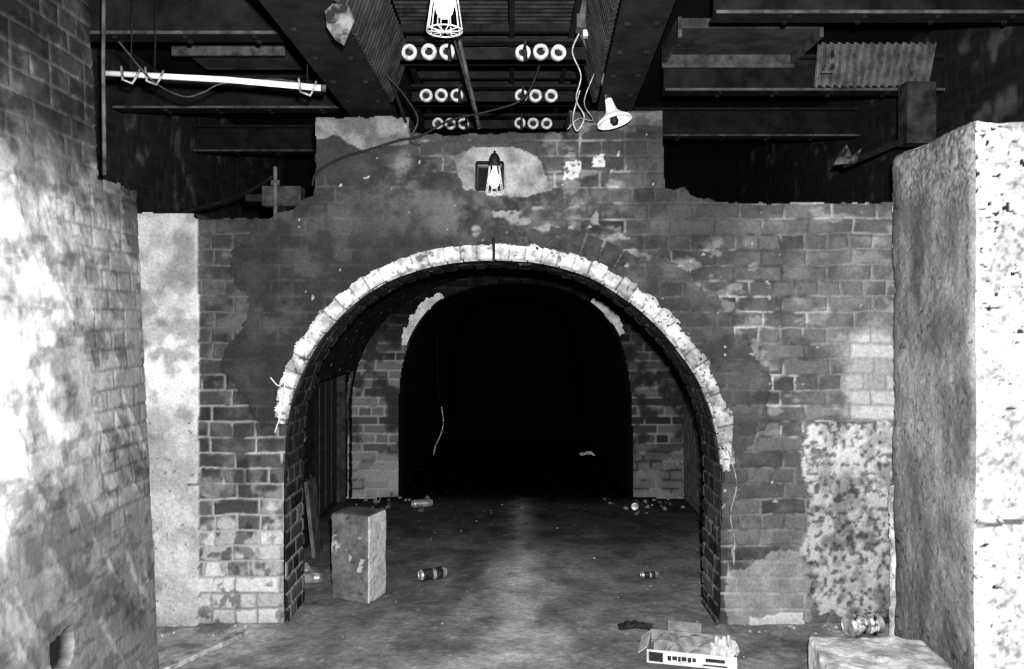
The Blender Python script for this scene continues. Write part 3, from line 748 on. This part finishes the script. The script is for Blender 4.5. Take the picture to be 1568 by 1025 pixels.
mb.box(-.24, .22, -.028, .028, -.012, .012, M_wood, M); mb.box(.22, .25, -.02, .012, -.010, .010, M_wood, M); mb.obj('timber_offcut', None, bevel=.003)
mb = MB(); M = Matrix.Translation((-1.27, 5.2, .2)) @ Matrix.Rotation(math.radians(-6), 4, 'Y'); mb.box(-.012, .012, -.10, .10, -.2, .28, M_corr, M); mb.obj('leaning_board')
cable('peeling_wire', [(-.57, 6.55, .80), (-.555, 6.55, .68), (-.575, 6.56, .58), (-.62, 6.58, .48), (-.64, 6.6, .40)], .006, M_cab2)
cable('peeling_wire', [(-.57, 6.55, .80), (-.60, 6.56, 1.0), (-.62, 6.7, 1.40)], .002, M_steel)
cable('hanging_cable', [(1.06, 3.965, .86), (1.10, 3.965, .70), (1.07, 3.965, .55), (1.09, 3.965, .42), (1.085, 3.965, .30)], .003, M_cab2)
cable('hanging_cable', [(-1.18, 3.955, 1.22), (-1.14, 3.95, 1.18), (-1.11, 3.95, 1.20), (-1.13, 3.96, 1.05), (-1.16, 3.96, .95)], .004, M_wire)
cable('hanging_cable', [(-.09, 3.955, 1.90), (-.088, 3.95, 1.84), (-.09, 3.955, 1.78)], .006, M_black)

def rubble(name, spots, mat):
    mb = MB()
    for x, y, s, z in spots:
        M = Matrix.Translation((x, y, z)) @ Matrix.Rotation(random.uniform(0, 6), 4, 'Z') @ Matrix.Rotation(random.uniform(-.4, .4), 4, 'X')
        pts = []
        for dz in (-1, 1):
            for a in range(5):
                t = a*2*math.pi/5+random.uniform(-.3, .3); r = s*random.uniform(.6, 1.1)*(1 if dz < 0 else .7)
                pts.append(M @ Vector((r*math.cos(t), r*.75*math.sin(t), dz*s*random.uniform(.25, .5))))
        mb.add(pts, [(4, 3, 2, 1, 0), (5, 6, 7, 8, 9)]+[(i, (i+1) % 5, (i+1) % 5+5, i+5) for i in range(5)], mat)
    return mb.obj(name)
sp = []
for i in range(80):
    x = random.uniform(-1.3, 1.6); y = random.uniform(3.4, 6.6)
    if abs(x) > 1.0 and 3.95 < y < 4.35: continue
    sp.append((x, y, random.choice([.004, .005, .006, .010]), .004))
for i in range(16): sp.append((random.uniform(-1.9, -1.15), random.uniform(3.8, 3.94), random.uniform(.006, .014), .020))
for i in range(14): sp.append((random.uniform(1.1, 1.75), random.uniform(3.84, 3.94), random.uniform(.006, .014), .020))
rubble('rubble', sp, M_rub)
sp = [(random.uniform(-1.3, -.7), random.uniform(6.3, 6.8), random.uniform(.01, .035), .012) for i in range(26)]
sp += [(random.uniform(.75, 1.4), random.uniform(6.2, 6.8), random.uniform(.01, .03), .012) for i in range(20)]
rubble('rubble', sp, mat_noise('dim_rubble', .02, .25, 6))
crumple('wrapper', (.84, 9.0, .0), .16, .10, .06, 31, M_card)

# ------------------------------------------------------------------ lights
def spot(name, loc, tgt, power, ang, blend, rad):
    l = bpy.data.lights.new(name, 'SPOT'); l.energy = power; l.spot_size = math.radians(ang); l.spot_blend = blend; l.shadow_soft_size = rad
    o = link(bpy.data.objects.new(name, l)); o.location = loc
    o.rotation_euler = (Vector(tgt)-Vector(loc)).to_track_quat('-Z', 'Y').to_euler(); return o
spot('camera_flash', (.05, -.02, 1.62), (0, 4, 1.25), 1350, 104, .7, .03)
w = bpy.data.worlds.new('World'); scene.world = w; w.use_nodes = True
w.node_tree.nodes['Background'].inputs[0].default_value = (.5, .5, .5, 1); w.node_tree.nodes['Background'].inputs[1].default_value = .001

cd = bpy.data.cameras.new('camera'); cam = link(bpy.data.objects.new('camera', cd))
cam.location = (0, 0, 1.5); cam.rotation_euler = (math.pi/2, 0, 0)
cd.sensor_width = 36; cd.lens = 36*1240/1568; cd.shift_y = -22/1568
scene.camera = cam
scene.view_settings.view_transform = 'Standard'
try: scene.view_settings.look = 'Medium High Contrast'
except Exception as ex_: print(ex_)
